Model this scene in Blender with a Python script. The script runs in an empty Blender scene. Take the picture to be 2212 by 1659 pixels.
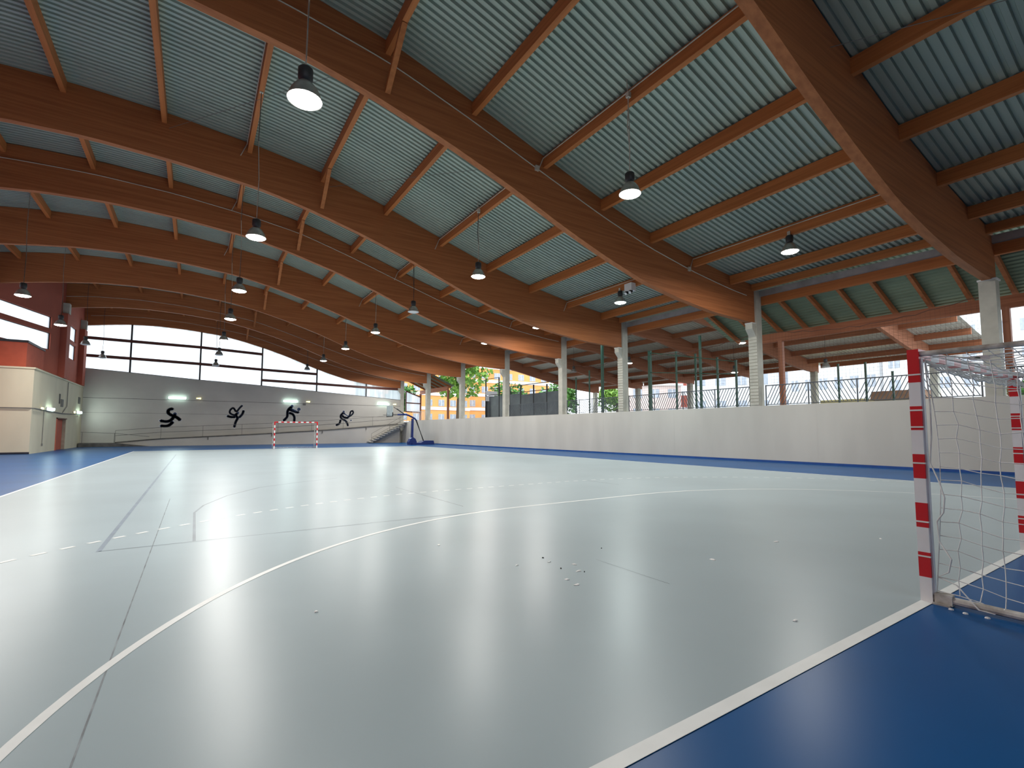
import bpy, math, random
import numpy as np
from mathutils import Vector, Matrix
random.seed(7)
S = bpy.context.scene
COL = S.collection

# ------------------------------------------------------------------ camera, world, exposure
CAM = Vector((-6.6215, -1.5231, 1.3973))
YAW, PITCH = 0.5829, 0.0705
fwd = Vector((math.sin(YAW) * math.cos(PITCH), math.cos(YAW) * math.cos(PITCH), math.sin(PITCH)))
right = Vector((math.cos(YAW), -math.sin(YAW), 0))
up = right.cross(fwd)
cd = bpy.data.cameras.new('camera'); cam = bpy.data.objects.new('camera', cd); COL.objects.link(cam)
cd.sensor_fit = 'HORIZONTAL'; cd.sensor_width = 36.0; cd.lens = 1050.5 / 2212 * 36
cd.shift_x = -10.3 / 2212; cd.shift_y = 26.1 / 2212; cd.clip_start = 0.05; cd.clip_end = 600
M = Matrix(((right.x, up.x, -fwd.x), (right.y, up.y, -fwd.y), (right.z, up.z, -fwd.z)))
cam.matrix_world = Matrix.Translation(CAM) @ M.to_4x4()
S.camera = cam
w = bpy.data.worlds.new('overcast_sky'); S.world = w; w.use_nodes = True
bg = w.node_tree.nodes['Background']; bg.inputs[0].default_value = (0.86, 0.94, 1.0, 1); bg.inputs[1].default_value = 2.5
S.view_settings.view_transform = 'Standard'; S.view_settings.look = 'None'
S.view_settings.gamma = 1; S.view_settings.exposure = 0.38; S.view_settings.use_curve_mapping = False
LAMP_W = 230.0          # watts of each lit high-bay lamp
try:
    S.cycles.max_bounces = 8; S.cycles.diffuse_bounces = 4; S.cycles.transparent_max_bounces = 12
    S.cycles.sample_clamp_indirect = 6.0
except Exception: pass

# ------------------------------------------------------------------ helpers
def lin(c):
    return tuple(((v / 255) / 12.92 if v / 255 <= 0.04045 else ((v / 255 + 0.055) / 1.055) ** 2.4) for v in c)
def newmat(name):
    m = bpy.data.materials.new(name); m.use_nodes = True
    nt = m.node_tree; return m, nt, nt.nodes['Principled BSDF']
def mat(name, col, rough=0.6, metal=0.0, var=0.12, scale=3.0, stretch=(1, 1, 1), bump=0.0, col2=None, spec=0.5, detail=4):
    """procedural: noise mixes two tones of the thing's own colour"""
    m, nt, b = newmat(name)
    tc = nt.nodes.new('ShaderNodeTexCoord'); mp = nt.nodes.new('ShaderNodeMapping')
    mp.inputs['Scale'].default_value = stretch
    nz = nt.nodes.new('ShaderNodeTexNoise'); nz.inputs['Scale'].default_value = scale; nz.inputs['Detail'].default_value = detail
    rp = nt.nodes.new('ShaderNodeValToRGB')
    c = lin(col); c2 = lin(col2) if col2 else tuple(v * (1 - var) for v in c)
    c1 = c if col2 else tuple(min(1, v * (1 + var)) for v in c)
    rp.color_ramp.elements[0].position = 0.35; rp.color_ramp.elements[1].position = 0.65
    rp.color_ramp.elements[0].color = (*c2, 1); rp.color_ramp.elements[1].color = (*c1, 1)
    L = nt.links.new
    L(tc.outputs['Object'], mp.inputs[0]); L(mp.outputs[0], nz.inputs['Vector']); L(nz.outputs[0], rp.inputs[0]); L(rp.outputs[0], b.inputs['Base Color'])
    b.inputs['Roughness'].default_value = rough; b.inputs['Metallic'].default_value = metal
    b.inputs['Specular IOR Level'].default_value = spec
    if bump:
        bp = nt.nodes.new('ShaderNodeBump'); bp.inputs['Strength'].default_value = bump; bp.inputs['Distance'].default_value = 0.02
        L(nz.outputs[0], bp.inputs['Height']); L(bp.outputs[0], b.inputs['Normal'])
    return m
def emis(name, col, strength):
    m, nt, b = newmat(name); c = lin(col)
    b.inputs['Base Color'].default_value = (*c, 1); b.inputs['Emission Color'].default_value = (*c, 1)
    b.inputs['Emission Strength'].default_value = strength; return m

class MB:
    def __init__(s): s.v = []; s.f = []; s.m = []
    def face(s, pts, m=0):
        n = len(s.v); s.v += [tuple(p) for p in pts]; s.f.append(tuple(range(n, n + len(pts)))); s.m.append(m)
    def hexa(s, p, m=0):   # 8 corners: bottom 0-3 ccw, top 4-7
        n = len(s.v); s.v += [tuple(q) for q in p]
        for f in ((3, 2, 1, 0), (4, 5, 6, 7), (0, 1, 5, 4), (1, 2, 6, 5), (2, 3, 7, 6), (3, 0, 4, 7)):
            s.f.append(tuple(n + i for i in f)); s.m.append(m)
    def box(s, x0, x1, y0, y1, z0, z1, m=0):
        s.hexa([(x0, y0, z0), (x1, y0, z0), (x1, y1, z0), (x0, y1, z0), (x0, y0, z1), (x1, y0, z1), (x1, y1, z1), (x0, y1, z1)], m)
    def bar(s, a, b, wd, h, m=0, upv=(0, 0, 1)):   # rectangular bar from a to b
        a = Vector(a); b = Vector(b); d = (b - a).normalized(); u = Vector(upv)
        if abs(d.dot(u)) > 0.99: u = Vector((0, 1, 0))
        r = d.cross(u).normalized(); u = r.cross(d).normalized(); r *= wd / 2; u *= h / 2
        s.hexa([a - r - u, a + r - u, b + r - u, b - r - u, a - r + u, a + r + u, b + r + u, b - r + u], m)
    def tube(s, pts, r, seg=8, m=0, cap=True):
        pts = [Vector(p) for p in pts]; n0 = len(s.v); rs = r if isinstance(r, (list, tuple)) else [r] * len(pts)
        prev = None
        for i, p in enumerate(pts):
            if i == 0: d = pts[1] - p
            elif i == len(pts) - 1: d = p - pts[i - 1]
            else: d = (pts[i + 1] - pts[i - 1])
            d.normalize()
            if prev is None:
                u = Vector((0, 0, 1)) if abs(d.z) < 0.9 else Vector((1, 0, 0))
                a = d.cross(u).normalized()
            else: a = (prev - d * prev.dot(d)).normalized()
            prev = a; b = d.cross(a)
            for k in range(seg):
                t = 2 * math.pi * k / seg; s.v.append(tuple(p + (a * math.cos(t) + b * math.sin(t)) * rs[i]))
        for i in range(len(pts) - 1):
            for k in range(seg):
                k2 = (k + 1) % seg; q = n0 + i * seg
                s.f.append((q + k, q + k2, q + seg + k2, q + seg + k)); s.m.append(m)
        if cap:
            s.f.append(tuple(n0 + k for k in range(seg))[::-1]); s.m.append(m)
            s.f.append(tuple(n0 + (len(pts) - 1) * seg + k for k in range(seg))); s.m.append(m)
    def lathe(s, prof, c, seg=24, m=0):            # prof [(r,z)] about vertical axis at c
        n0 = len(s.v); c = Vector(c)
        for r, z in prof:
            for k in range(seg):
                t = 2 * math.pi * k / seg; s.v.append((c.x + r * math.cos(t), c.y + r * math.sin(t), c.z + z))
        for i in range(len(prof) - 1):
            for k in range(seg):
                k2 = (k + 1) % seg; q = n0 + i * seg
                s.f.append((q + k, q + k2, q + seg + k2, q + seg + k)); s.m.append(m)
    def prism(s, poly, axis, a, b, m=0):           # poly 2D extruded along axis 'x' or 'y' or 'z'
        def P(u, v, t): return {'x': (t, u, v), 'y': (u, t, v), 'z': (u, v, t)}[axis]
        n = len(poly); n0 = len(s.v)
        s.v += [P(u, v, a) for u, v in poly] + [P(u, v, b) for u, v in poly]
        s.f.append(tuple(range(n0, n0 + n))); s.m.append(m); s.f.append(tuple(range(n0 + n, n0 + 2 * n))[::-1]); s.m.append(m)
        for i in range(n):
            j = (i + 1) % n; s.f.append((n0 + i, n0 + n + i, n0 + n + j, n0 + j)); s.m.append(m)
    def build(s, name, mats, parent=None, smooth=False, loc=None):
        me = bpy.data.meshes.new(name)
        vs = s.v
        if loc is not None: vs = [(x - loc[0], y - loc[1], z - loc[2]) for x, y, z in vs]
        me.from_pydata(vs, [], s.f); 
        if not isinstance(mats, (list, tuple)): mats = [mats]
        for q in mats: me.materials.append(q)
        me.polygons.foreach_set('material_index', s.m)
        if smooth: me.polygons.foreach_set('use_smooth', [True] * len(s.f))
        import bmesh as _b
        bm = _b.new(); bm.from_mesh(me); _b.ops.recalc_face_normals(bm, faces=bm.faces); bm.to_mesh(me); bm.free()
        me.update(); o = bpy.data.objects.new(name, me); COL.objects.link(o)
        if loc is not None: o.location = loc
        if parent: o.parent = parent
        return o
def tag(o, label, cat, group=None, kind=None):
    if label: o['label'] = label
    if cat: o['category'] = cat
    if group: o['group'] = group
    if kind: o['kind'] = kind
    return o
def empty(name, loc, label, cat, group=None, rz=0):
    o = bpy.data.objects.new(name, None); COL.objects.link(o); o.location = loc; o.rotation_euler.z = rz
    o.empty_display_size = 0.2
    return tag(o, label, cat, group)
def struct(o, label=None): o['kind'] = 'structure'; (label and o.__setitem__('label', label)); return o
def copy_tree(o, parent=None):
    c = o.copy(); COL.objects.link(c); c.parent = parent
    for ch in list(o.children): copy_tree(ch, c)
    return c
def smooth_interp(xs, zs, n=1200, k=41):
    X = np.linspace(xs[0], xs[-1], n); Z = np.interp(X, xs, zs)
    step = (xs[-1] - xs[0]) / n; kk = max(3, int(1.6 / step) | 1); ker = np.hanning(kk + 2)[1:-1]; ker /= ker.sum()
    pl_ = Z[0] - (Z[1] - Z[0]) * np.arange(kk // 2, 0, -1); pr_ = Z[-1] + (Z[-1] - Z[-2]) * np.arange(1, kk // 2 + 1)
    Zs = np.convolve(np.r_[pl_, Z, pr_], ker, 'valid')
    return lambda x: float(np.interp(x, X, Zs))
ORD = ['nearest', 'second', 'third', 'fourth', 'fifth', 'sixth', 'seventh', 'eighth', 'ninth', 'tenth']

# ------------------------------------------------------------------ materials
M_floor_grey = mat('court_grey_resin', (165, 179, 184), rough=0.31, var=0.04, scale=0.5, bump=0.015, spec=0.16)
M_floor_blue = mat('court_blue_resin', (12, 82, 140), rough=0.32, var=0.08, scale=0.6, bump=0.02, spec=0.10)
M_line = mat('white_court_paint', (232, 234, 232), rough=0.45, var=0.04, scale=4)
M_oldline = mat('faded_grey_blue_line', (134, 147, 160), rough=0.36, var=0.12, scale=3)
M_scuff = mat('dark_joint_line', (142, 152, 158), rough=0.5, col2=(72, 76, 82), scale=4)
M_conc = mat('painted_concrete_pale', (190, 188, 180), rough=0.85, var=0.06, scale=0.7, stretch=(1, 1, 0.25), bump=0.05)
M_conc_far = mat('painted_concrete_grey', (190, 187, 180), rough=0.85, var=0.07, scale=0.6, stretch=(0.6, 1, 0.8), bump=0.05)
M_joint = mat('dark_joint_concrete', (96, 94, 90), rough=0.9, var=0.3, scale=2)  # dark grey of the wall joints, also used on the ramps
M_col = mat('column_concrete', (186, 184, 172), rough=0.85, var=0.09, scale=2.5, bump=0.08)
M_cap = mat('white_bearing_plate', (222, 222, 218), rough=0.5)
M_base_blue = mat('blue_baseboard_paint', (20, 72, 140), rough=0.4)
M_base_dark = mat('dark_navy_baseboard', (28, 34, 48), rough=0.5)
M_metalroof = mat('galvanised_roof_sheet', (160, 172, 162), rough=0.5, metal=0.25, var=0.10, scale=0.4, stretch=(0.3, 1.2, 1))
M_metalgreen = mat('green_tinted_roof_sheet', (122, 140, 118), rough=0.5, metal=0.25, var=0.10, scale=0.5)
M_gutter = mat('zinc_gutter', (168, 174, 176), rough=0.5, metal=0.4, var=0.15, scale=2)
def wood(name, a, b, axis=0):
    st = [5, 5, 5]; st[axis] = 0.25; st[2] = 9 if axis != 2 else 0.3
    return mat(name, a, rough=0.6, col2=b, scale=1.6, stretch=tuple(st), bump=0.06, spec=0.3, detail=6)
M_wood = wood('glulam_wood_stained', (180, 112, 68), (158, 95, 56), 0)
M_woody = wood('purlin_wood_stained', (192, 119, 68), (170, 103, 57), 1)
M_woodz = wood('post_wood_stained', (170, 112, 84), (140, 88, 64), 2)
M_woodout = wood('outdoor_wood_pale', (184, 126, 98), (158, 102, 76), 0)  # paler, pinker tone of the stained wood
M_woodouty = wood('outdoor_purlin_wood', (176, 112, 80), (146, 90, 62), 1)
M_redwall = mat('brick_red_paint', (176, 92, 72), rough=0.8, var=0.06, scale=0.8)
M_cream = mat('cream_painted_wall', (206, 200, 176), rough=0.85, var=0.06, scale=0.7, stretch=(1, 1, 0.3))
M_frame = mat('dark_red_window_frame', (96, 52, 44), rough=0.5)
M_framedk = mat('dark_steel_frame', (44, 42, 44), rough=0.5)
M_cond = mat('pale_conduit_plastic', (196, 190, 176), rough=0.6)
M_conddk = mat('grey_conduit', (110, 108, 104), rough=0.6)
M_white = mat('white_enamel', (228, 228, 230), rough=0.4, var=0.04)
M_dirtywhite = mat('scuffed_white_tube', (214, 212, 206), rough=0.5, col2=(150, 142, 132), scale=9, detail=8)
M_red = mat('red_enamel', (200, 22, 34), rough=0.35, var=0.05)
M_net = mat('white_nylon_cord', (226, 226, 224), rough=0.8)
M_blue = mat('navy_blue_enamel', (28, 48, 110), rough=0.4)
M_black = mat('black_rubber', (26, 27, 30), rough=0.6)
M_alu = mat('brushed_aluminium', (190, 190, 186), rough=0.3, metal=0.8, scale=8)
M_dkgrey = mat('dark_grey_housing', (52, 54, 56), rough=0.5)
M_paint = mat('navy_wall_paint', (44, 58, 88), rough=0.7, var=0.2, scale=5)
M_paintw = mat('white_wall_outline_paint', (206, 206, 206), rough=0.7)
M_board = mat('frosted_board', (206, 220, 218), rough=0.3)
M_green = mat('green_post_enamel', (28, 74, 58), rough=0.5)
M_fence = mat('dark_fence_bar', (70, 76, 82), rough=0.5)
M_pave = mat('grey_paving', (140, 138, 134), rough=0.9, scale=0.5, var=0.1)
M_orange = mat('orange_render', (238, 168, 100), rough=0.9, scale=0.2)
M_bwhite = mat('white_render', (225, 226, 228), rough=0.9, scale=0.2, var=0.04)
M_bpink = mat('pale_pink_render', (226, 206, 200), rough=0.9, scale=0.2, var=0.04)
M_bred = mat('red_brown_render', (160, 84, 70), rough=0.9, scale=0.3)
M_glassdk = mat('window_glass_outside', (168, 176, 188), rough=0.2)
M_leaf = mat('leaf_green', (96, 150, 60), rough=0.6, col2=(48, 92, 36), scale=1.5, detail=3)
M_leaf2 = mat('leaf_yellow_green', (140, 178, 70), rough=0.6, col2=(76, 124, 44), scale=1.5, detail=3)
M_bark = mat('tree_bark', (86, 72, 58), rough=0.9, scale=5)
M_tarp = mat('dark_court_screen', (62, 68, 74), rough=0.35, col2=(84, 92, 96), scale=0.8, spec=0.6)
M_rope = mat('brown_net_cord', (96, 66, 54), rough=0.9)
E_lamp = emis('lamp_glow_warm_white', (255, 250, 232), 26.0)
E_lampc = emis('lamp_glow_cool_white', (236, 255, 250), 22.0)
E_tube = emis('fluorescent_tube_glow', (214, 250, 240), 9.0)
E_yel = emis('emergency_lamp_glow', (250, 240, 150), 3.0)
def sheetmat(name, tr, streak=True):
    m, nt, b = newmat(name); L = nt.links.new
    nt.nodes.remove(b)
    out = nt.nodes['Material Output']; t = nt.nodes.new('ShaderNodeBsdfTranslucent'); x = nt.nodes.new('ShaderNodeBsdfTransparent')
    tc = nt.nodes.new('ShaderNodeTexCoord'); mp = nt.nodes.new('ShaderNodeMapping'); mp.inputs['Scale'].default_value = (1.2, 1.2, 0.12)
    nz = nt.nodes.new('ShaderNodeTexNoise'); nz.inputs['Scale'].default_value = 1.4; nz.inputs['Detail'].default_value = 3
    rp = nt.nodes.new('ShaderNodeValToRGB'); rp.color_ramp.elements[0].position = 0.3; rp.color_ramp.elements[1].position = 0.6
    rp.color_ramp.elements[0].color = (0.42, 0.47, 0.50, 1); rp.color_ramp.elements[1].color = (0.76, 0.77, 0.81, 1)
    mx = nt.nodes.new('ShaderNodeMixShader'); mx.inputs[0].default_value = tr
    x.inputs[0].default_value = (0.92, 0.95, 0.96, 1)
    L(tc.outputs['Object'], mp.inputs[0]); L(mp.outputs[0], nz.inputs['Vector']); L(nz.outputs[0], rp.inputs[0]); L(rp.outputs[0], t.inputs[0])
    L(t.outputs[0], mx.inputs[1]); L(x.outputs[0], mx.inputs[2]); L(mx.outputs[0], out.inputs[0]); return m
M_poly = sheetmat('translucent_polycarbonate', 0.14)

# ------------------------------------------------------------------ main dimensions (metres; court centre line X=0, near goal line Y=0)
BY = [-5.1, 3.05, 10.97, 19.12, 24.67, 31.7, 39.1, 46.6, 53.92]      # arched beams
NB = len(BY)
FX = lambda y: 14.85 - 0.028 * (y - 3)                                # hall face of the right-hand wall
T = smooth_interp([-18, -15, -13.3, -12, -10.5, -7.8, -5, -2.5, -.1, 2.4, 5.25, 7.6, 10.3, 12.9, 15, 16],
                  [11.75, 12.33, 12.55, 12.62, 12.68, 12.6, 12.33, 11.95, 11.27, 10.47, 9.6, 9.0, 8.52, 8.2, 8.05, 8.0])
B = smooth_interp([-18, -14.9, -13.3, -12, -9.95, -7.6, -4.8, -3, -.9, 1.24, 3.4, 5.25, 7.45, 9.3, 11.5, 13.8, 16],
                  [9.9, 10.5, 10.75, 10.92, 11.02, 10.94, 10.68, 10.3, 9.74, 9.05, 8.22, 7.6, 6.98, 6.67, 6.42, 6.33, 6.3])
YF = 53.8
XL = -17.1

# ------------------------------------------------------------------ floor
f = MB()
f.face([(-19, -13, 0), (15.2, -13, 0), (15.2, 55, 0), (-19, 55, 0)], 1)
f.face([(-10, 0, .002), (10, 0, .002), (10, 40, .002), (-10, 40, .002)], 0)
def fl(p, m=2, z=.004): f.face([(a, b, z) for a, b in p], m)
fl([(-10.05, 0), (10.05, 0), (10.05, .08), (-10.05, .08)]); fl([(-10.05, 39.92), (10.05, 39.92), (10.05, 40), (-10.05, 40)])
fl([(-10.03, .08), (-9.97, .08), (-9.97, 39.92), (-10.03, 39.92)]); fl([(9.97, .08), (10.03, .08), (10.03, 39.92), (9.97, 39.92)])
def area_line(rad, y0, s, w_=.06, dash=None):
    t = [math.pi / 2 * i / 40 for i in range(41)]
    def P(r): 
        L = [(-1.5 - r * math.cos(a), y0 + s * r * math.sin(a)) for a in t]
        n = 10
        L += [(-1.5 + 3 * i / n, y0 + s * r) for i in range(1, n)]
        return L + [(1.5 + r * math.cos(a), y0 + s * r * math.sin(a)) for a in reversed(t)]
    if not dash:
        o, i = P(rad), P(rad - w_)
        for k in range(len(o) - 1):
            if min(o[k][1], 40 - o[k][1]) > -1: fl([o[k], o[k + 1], i[k + 1], i[k]])
    else:
        arc = rad * math.pi / 2; tot = 2 * arc + 3
        def at(d, r):
            if d < arc: a = d / rad; return (-1.5 - r * math.cos(a), y0 + s * r * math.sin(a))
            if d < arc + 3: return (-1.5 + d - arc, y0 + s * r)
            a = math.pi / 2 - (d - arc - 3) / rad; return (1.5 + r * math.cos(a), y0 + s * r * math.sin(a))
        d = 0.1
        while d < tot - .2:
            a0, a1 = at(d, rad), at(d + .15, rad); 
            if abs(a0[0]) < 9.9: fl([a0, a1, at(d + .15, rad - w_), at(d, rad - w_)])
            d += .30
area_line(6.0, 0, 1); area_line(9.0, 0, 1, .06, True); 
def poly_line(pts, wd, m):
    for a, b in zip(pts[:-1], pts[1:]):
        d = Vector((b[0] - a[0], b[1] - a[1])).normalized(); n = Vector((-d.y, d.x)) * wd / 2
        fl([(a[0] - n.x, a[1] - n.y), (b[0] - n.x, b[1] - n.y), (b[0] + n.x, b[1] + n.y), (a[0] + n.x, a[1] + n.y)], m, .003)
poly_line([(-7.5, 5.9), (-7.5, 33)], .05, 3)
poly_line([(-7.5, 5.92), (-2.4, 5.92)], .022, 5)
poly_line([(-6.58, 5.95), (-6.58, 8.5), (-6.44, 9.37), (-6.0, 10.7), (-5.26, 12.0), (-4.2, 12.8), (-3.1, 13.4)], .035, 5)
poly_line([(-7.0, .9), (-7.0, 10.8)], .009, 4)
poly_line([(-2.45, 6.6), (-2.45, 10.2)], .016, 4); poly_line([(-2.96, 1.5), (-2.94, 2.5)], .006, 4); poly_line([(2.55, 7.6), (2.55, 8.9)], .02, 4)
struct(f.build('floor', [M_floor_grey, M_floor_blue, M_line, M_oldline, M_scuff, mat('worn_grey_line', (112, 124, 134), rough=.4, var=.15, scale=2)]), 'glossy grey court floor with white lines and a blue surround')

# ------------------------------------------------------------------ walls
def wall_seg(mb, y0, y1, z0, z1, th=.42, m=0):
    mb.hexa([(FX(y0), y0, z0), (FX(y0) + th, y0, z0), (FX(y1) + th, y1, z0), (FX(y1), y1, z0), (FX(y0), y0, z1), (FX(y0) + th, y0, z1), (FX(y1) + th, y1, z1), (FX(y1), y1, z1)], m)
mb = MB(); wall_seg(mb, -13, 51.2, 0, 2.5)
for yy in (0.5, 5.3, 8.4, 15.4, 20.6, 26.6, 33, 41): mb.hexa([(FX(yy) - .002, yy, .1), (FX(yy), yy, .1), (FX(yy), yy + .012, .1), (FX(yy) - .002, yy + .012, .1), (FX(yy) - .002, yy, 2.5), (FX(yy), yy, 2.5), (FX(yy), yy + .012, 2.5), (FX(yy) - .002, yy + .012, 2.5)], 1)
struct(mb.build('wall_right', [M_conc, M_conc_far]), 'long low pale concrete wall along the right side of the court')
mb = MB(); mb.hexa([(FX(-13) - .03, -13, 0), (FX(-13), -13, 0), (FX(51.2), 51.2, 0), (FX(51.2) - .03, 51.2, 0), (FX(-13) - .03, -13, .09), (FX(-13), -13, .09), (FX(51.2), 51.2, .09), (FX(51.2) - .03, 51.2, .09)])
struct(mb.build('baseboard_right', M_base_blue))
mb = MB(); mb.box(-14.8, 13.4, YF - .03, YF, 0, .13); struct(mb.build('baseboard_far', M_base_dark))
# far gable wall, its top falling towards the right
mb = MB(); mb.prism([(-19, 0), (13.5, 0), (13.5, 4.93), (9.4, 5.21), (4.1, 5.56), (-1.19, 5.93), (-6.47, 6.2), (-11.74, 6.57), (-14.9, 6.76), (-19, 6.9)], 'y', YF, YF + .3)
mb.box(-14.8, 13.45, YF - .004, YF, 4.21, 4.245, 1); mb.box(-14.8, 13.45, YF - .004, YF, 2.94, 2.96, 1)
struct(mb.build('wall_far', [M_conc_far, M_joint]), 'grey concrete end wall with painted sports figures')
mb = MB(); mb.prism([(-19, 0), (14.9, 0), (14.9, 8.1), (9, 8.7), (4, 10.0), (0, 11.2), (-1.19, 11.6), (-1.19, 5.93), (-6.47, 6.2), (-11.74, 6.57), (-14.9, 6.76), (-14.9, 12.3), (-19, 11.7)], 'y', -13.3, -13.0); struct(mb.build('wall_near', M_conc_far))
# left walls: straight stretch, slanted stretch with strip windows, then stretch parallel to court
DX = lambda y: -15 - .3 * (45.2 - y)
def wall_open(path, zs, holes, th, name):
    """path: list of (x,y); vertical bands zs; holes: set of (seg, band) left open"""
    mb = MB()
    for i in range(len(path) - 1):
        (x0, y0), (x1, y1) = path[i], path[i + 1]
        d = Vector((x1 - x0, y1 - y0, 0)).normalized(); n = Vector((-d.y, d.x, 0)) * th
        for j in range(len(zs) - 1):
            if (i, j) in holes: continue
            a, b = zs[j], zs[j + 1]
            mb.hexa([(x0, y0, a), (x1, y1, a), (x1 + n.x, y1 + n.y, a), (x0 + n.x, y0 + n.y, a), (x0, y0, b), (x1, y1, b), (x1 + n.x, y1 + n.y, b), (x0 + n.x, y0 + n.y, b)])
    return mb
zs = [0, 6.99, 8.16, 8.46, 9.3, 12.3]
pathL = [(XL, -13), (XL, 27.0), (XL, 38.2), (DX(44.3), 44.3), (-15, 45.2)]
mb = wall_open(pathL, zs, {(1, 1), (1, 3), (2, 1), (2, 3)}, .25, 'wall_left')
pathL2 = [(-15, 45.2), (-15, 47.6), (-15, 51.0), (-15, YF)]
zs2 = [0, 7.0, 8.2, 8.45, 9.6, 12.3]
mb2 = wall_open(pathL2, zs2, {(1, 1), (1, 3)}, .25, 'x'); 
n0 = len(mb.v); mb.v += mb2.v; mb.f += [tuple(i + n0 for i in q) for q in mb2.f]; mb.m += mb2.m
struct(mb.build('wall_left', M_redwall), 'brick red upper left wall with strip windows')
wi = [0]
def window(pts, label, frames):
    wi[0] += 1
    m_ = MB(); m_.face(pts); o = struct(m_.build('window_%d' % wi[0], M_poly), label)
    for nm, fm, mt in frames: fm.build(nm, mt, o)
    return o
def off(p, d): return Vector(p) + Vector(d)
def strip_window(p0, p1, z0, z1, label):
    d = (Vector((*p1, 0)) - Vector((*p0, 0))).normalized(); n = Vector((-d.y, d.x, 0)) * .13
    a = Vector((*p0, 0)) + n; b = Vector((*p1, 0)) + n
    fm = MB()
    for z in (z0, z1): fm.bar((a.x, a.y, z), (b.x, b.y, z), .08, .07)
    fm.bar((a.x, a.y, z0), (a.x, a.y, z1), .07, .08); fm.bar((b.x, b.y, z0), (b.x, b.y, z1), .07, .08)
    window([(a.x, a.y, z0), (b.x, b.y, z0), (b.x, b.y, z1), (a.x, a.y, z1)], label, [('window_frame', fm, M_framedk)])
for (p0, p1, nm) in (((XL, 27.0), (XL, 38.2), 'added out of view along the hall side'), ((XL, 38.2), (DX(44.3), 44.3), 'in the slanted red wall')):  # hall-side strips are unseen, added to let daylight in
    strip_window(p0, p1, 6.99, 8.16, 'lower translucent strip window ' + nm); strip_window(p0, p1, 8.46, 9.3, 'upper translucent strip window ' + nm)
strip_window((-15, 47.6), (-15, 51.0), 7.0, 8.2, 'lower small window between the two red posts in the far left corner')
strip_window((-15, 47.6), (-15, 51.0), 8.45, 9.6, 'upper small window between the two red posts in the far left corner')
# far gable glazing, one window per bay between the mullions
mx = [-14.9, -11.74, -6.47, -1.19, 4.1, 9.4, 13.6]; mzb = [6.76, 6.57, 6.2, 5.93, 5.56, 5.21, 4.93]
bars = {0: [(9.46, 9.42), (7.9, 7.86)], 1: [(9.42, 9.37), (7.86, 7.76)], 2: [(9.37, 9.15), (7.76, 7.58)], 3: [(7.58, 7.45), (6.5, 6.4)], 4: [(6.4, 6.27)], 5: [(6.27, 6.22)]}
names = ['leftmost', 'second from left', 'third from left', 'fourth from left', 'fifth from left', 'rightmost']
def gable(Y, dirn, first):
    for i in range(6 if first else 3):
        x0, x1 = mx[i], mx[i + 1]; yg = Y + .1 * dirn
        pts = [(x0, yg, mzb[i]), (x1, yg, mzb[i + 1])] + [(x1 + (x0 - x1) * k / 6, yg, B(x1 + (x0 - x1) * k / 6) + .5) for k in range(7)]
        fm = MB(); fm.bar((x1, yg, mzb[i + 1]), (x1, yg, B(x1) + .3), .13, .12)
        if i == 0: fm.bar((x0, yg, mzb[0]), (x0, yg, B(x0) + .3), .1, .12)
        sb = MB(); sb.bar((x0, yg - .03 * dirn, mzb[i]), (x1, yg - .03 * dirn, mzb[i + 1]), .12, .08)
        fr = [('mullion', fm, M_framedk), ('window_sill', sb, M_framedk)]
        for z0, z1 in bars[i]:
            gb = MB(); gb.bar((x0, yg - .02 * dirn, z0), (x1, yg - .02 * dirn, z1), .1, .25); fr.append(('glazing_bar', gb, M_frame))
        window(pts, ('%s tall translucent window bay above the %s' % (names[i], 'far' if first else 'near')), fr)
gable(YF, 1, True)
gable(-13.1, -1, False)  # near-end bays stand behind the camera, added to bring in light
# small gable window right of the far corner column
fm = MB(); y_ = YF + .1
for a, b in (((14.15, y_, 3.63), (16.0, y_, 3.55)), ((14.15, y_, 4.68), (16.0, y_, 4.62)), ((14.15, y_, 6.05), (16.0, y_, 5.4)), ((14.15, y_, 3.6), (14.15, y_, 6.05))): fm.bar(a, b, .1, .12)
window([(14.15, y_ + .02, 3.6), (16.0, y_ + .02, 3.55), (16.0, y_ + .02, 5.42), (14.15, y_ + .02, 6.05)], 'narrow translucent window right of the far corner column', [('window_frame', fm, M_frame)])

# ------------------------------------------------------------------ ceiling (corrugated sheets, ridges across the hall)
def corrugated(xs, zf, y0, y1, per, amp, mats, name, th_edge=True):
    ys = []; hs = []
    n = int((y1 - y0) / per)
    for i in range(n):
        a = y0 + i * per
        for t, h in ((0, 0), (.50, 0), (.60, 1), (.90, 1)): ys.append(a + t * per); hs.append(h * amp)
    me_v = []; fs = []
    nx = len(xs)
    for j, y in enumerate(ys):
        for x in xs: me_v.append((x, y, zf(x) + hs[j]))
    for j in range(len(ys) - 1):
        for i in range(nx - 1):
            q = j * nx + i; fs.append((q, q + 1, q + nx + 1, q + nx))
    m_ = MB(); m_.v = me_v; m_.f = fs; m_.m = [0] * len(fs)
    return m_.build(name, mats)
xs = [-18 + 34.4 * i / 44 for i in range(45)]
struct(corrugated(xs, T, -13.2, 54.4, .2, .075, M_metalroof, 'ceiling'), 'wavy corrugated metal roof sheets over the hall')

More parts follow.
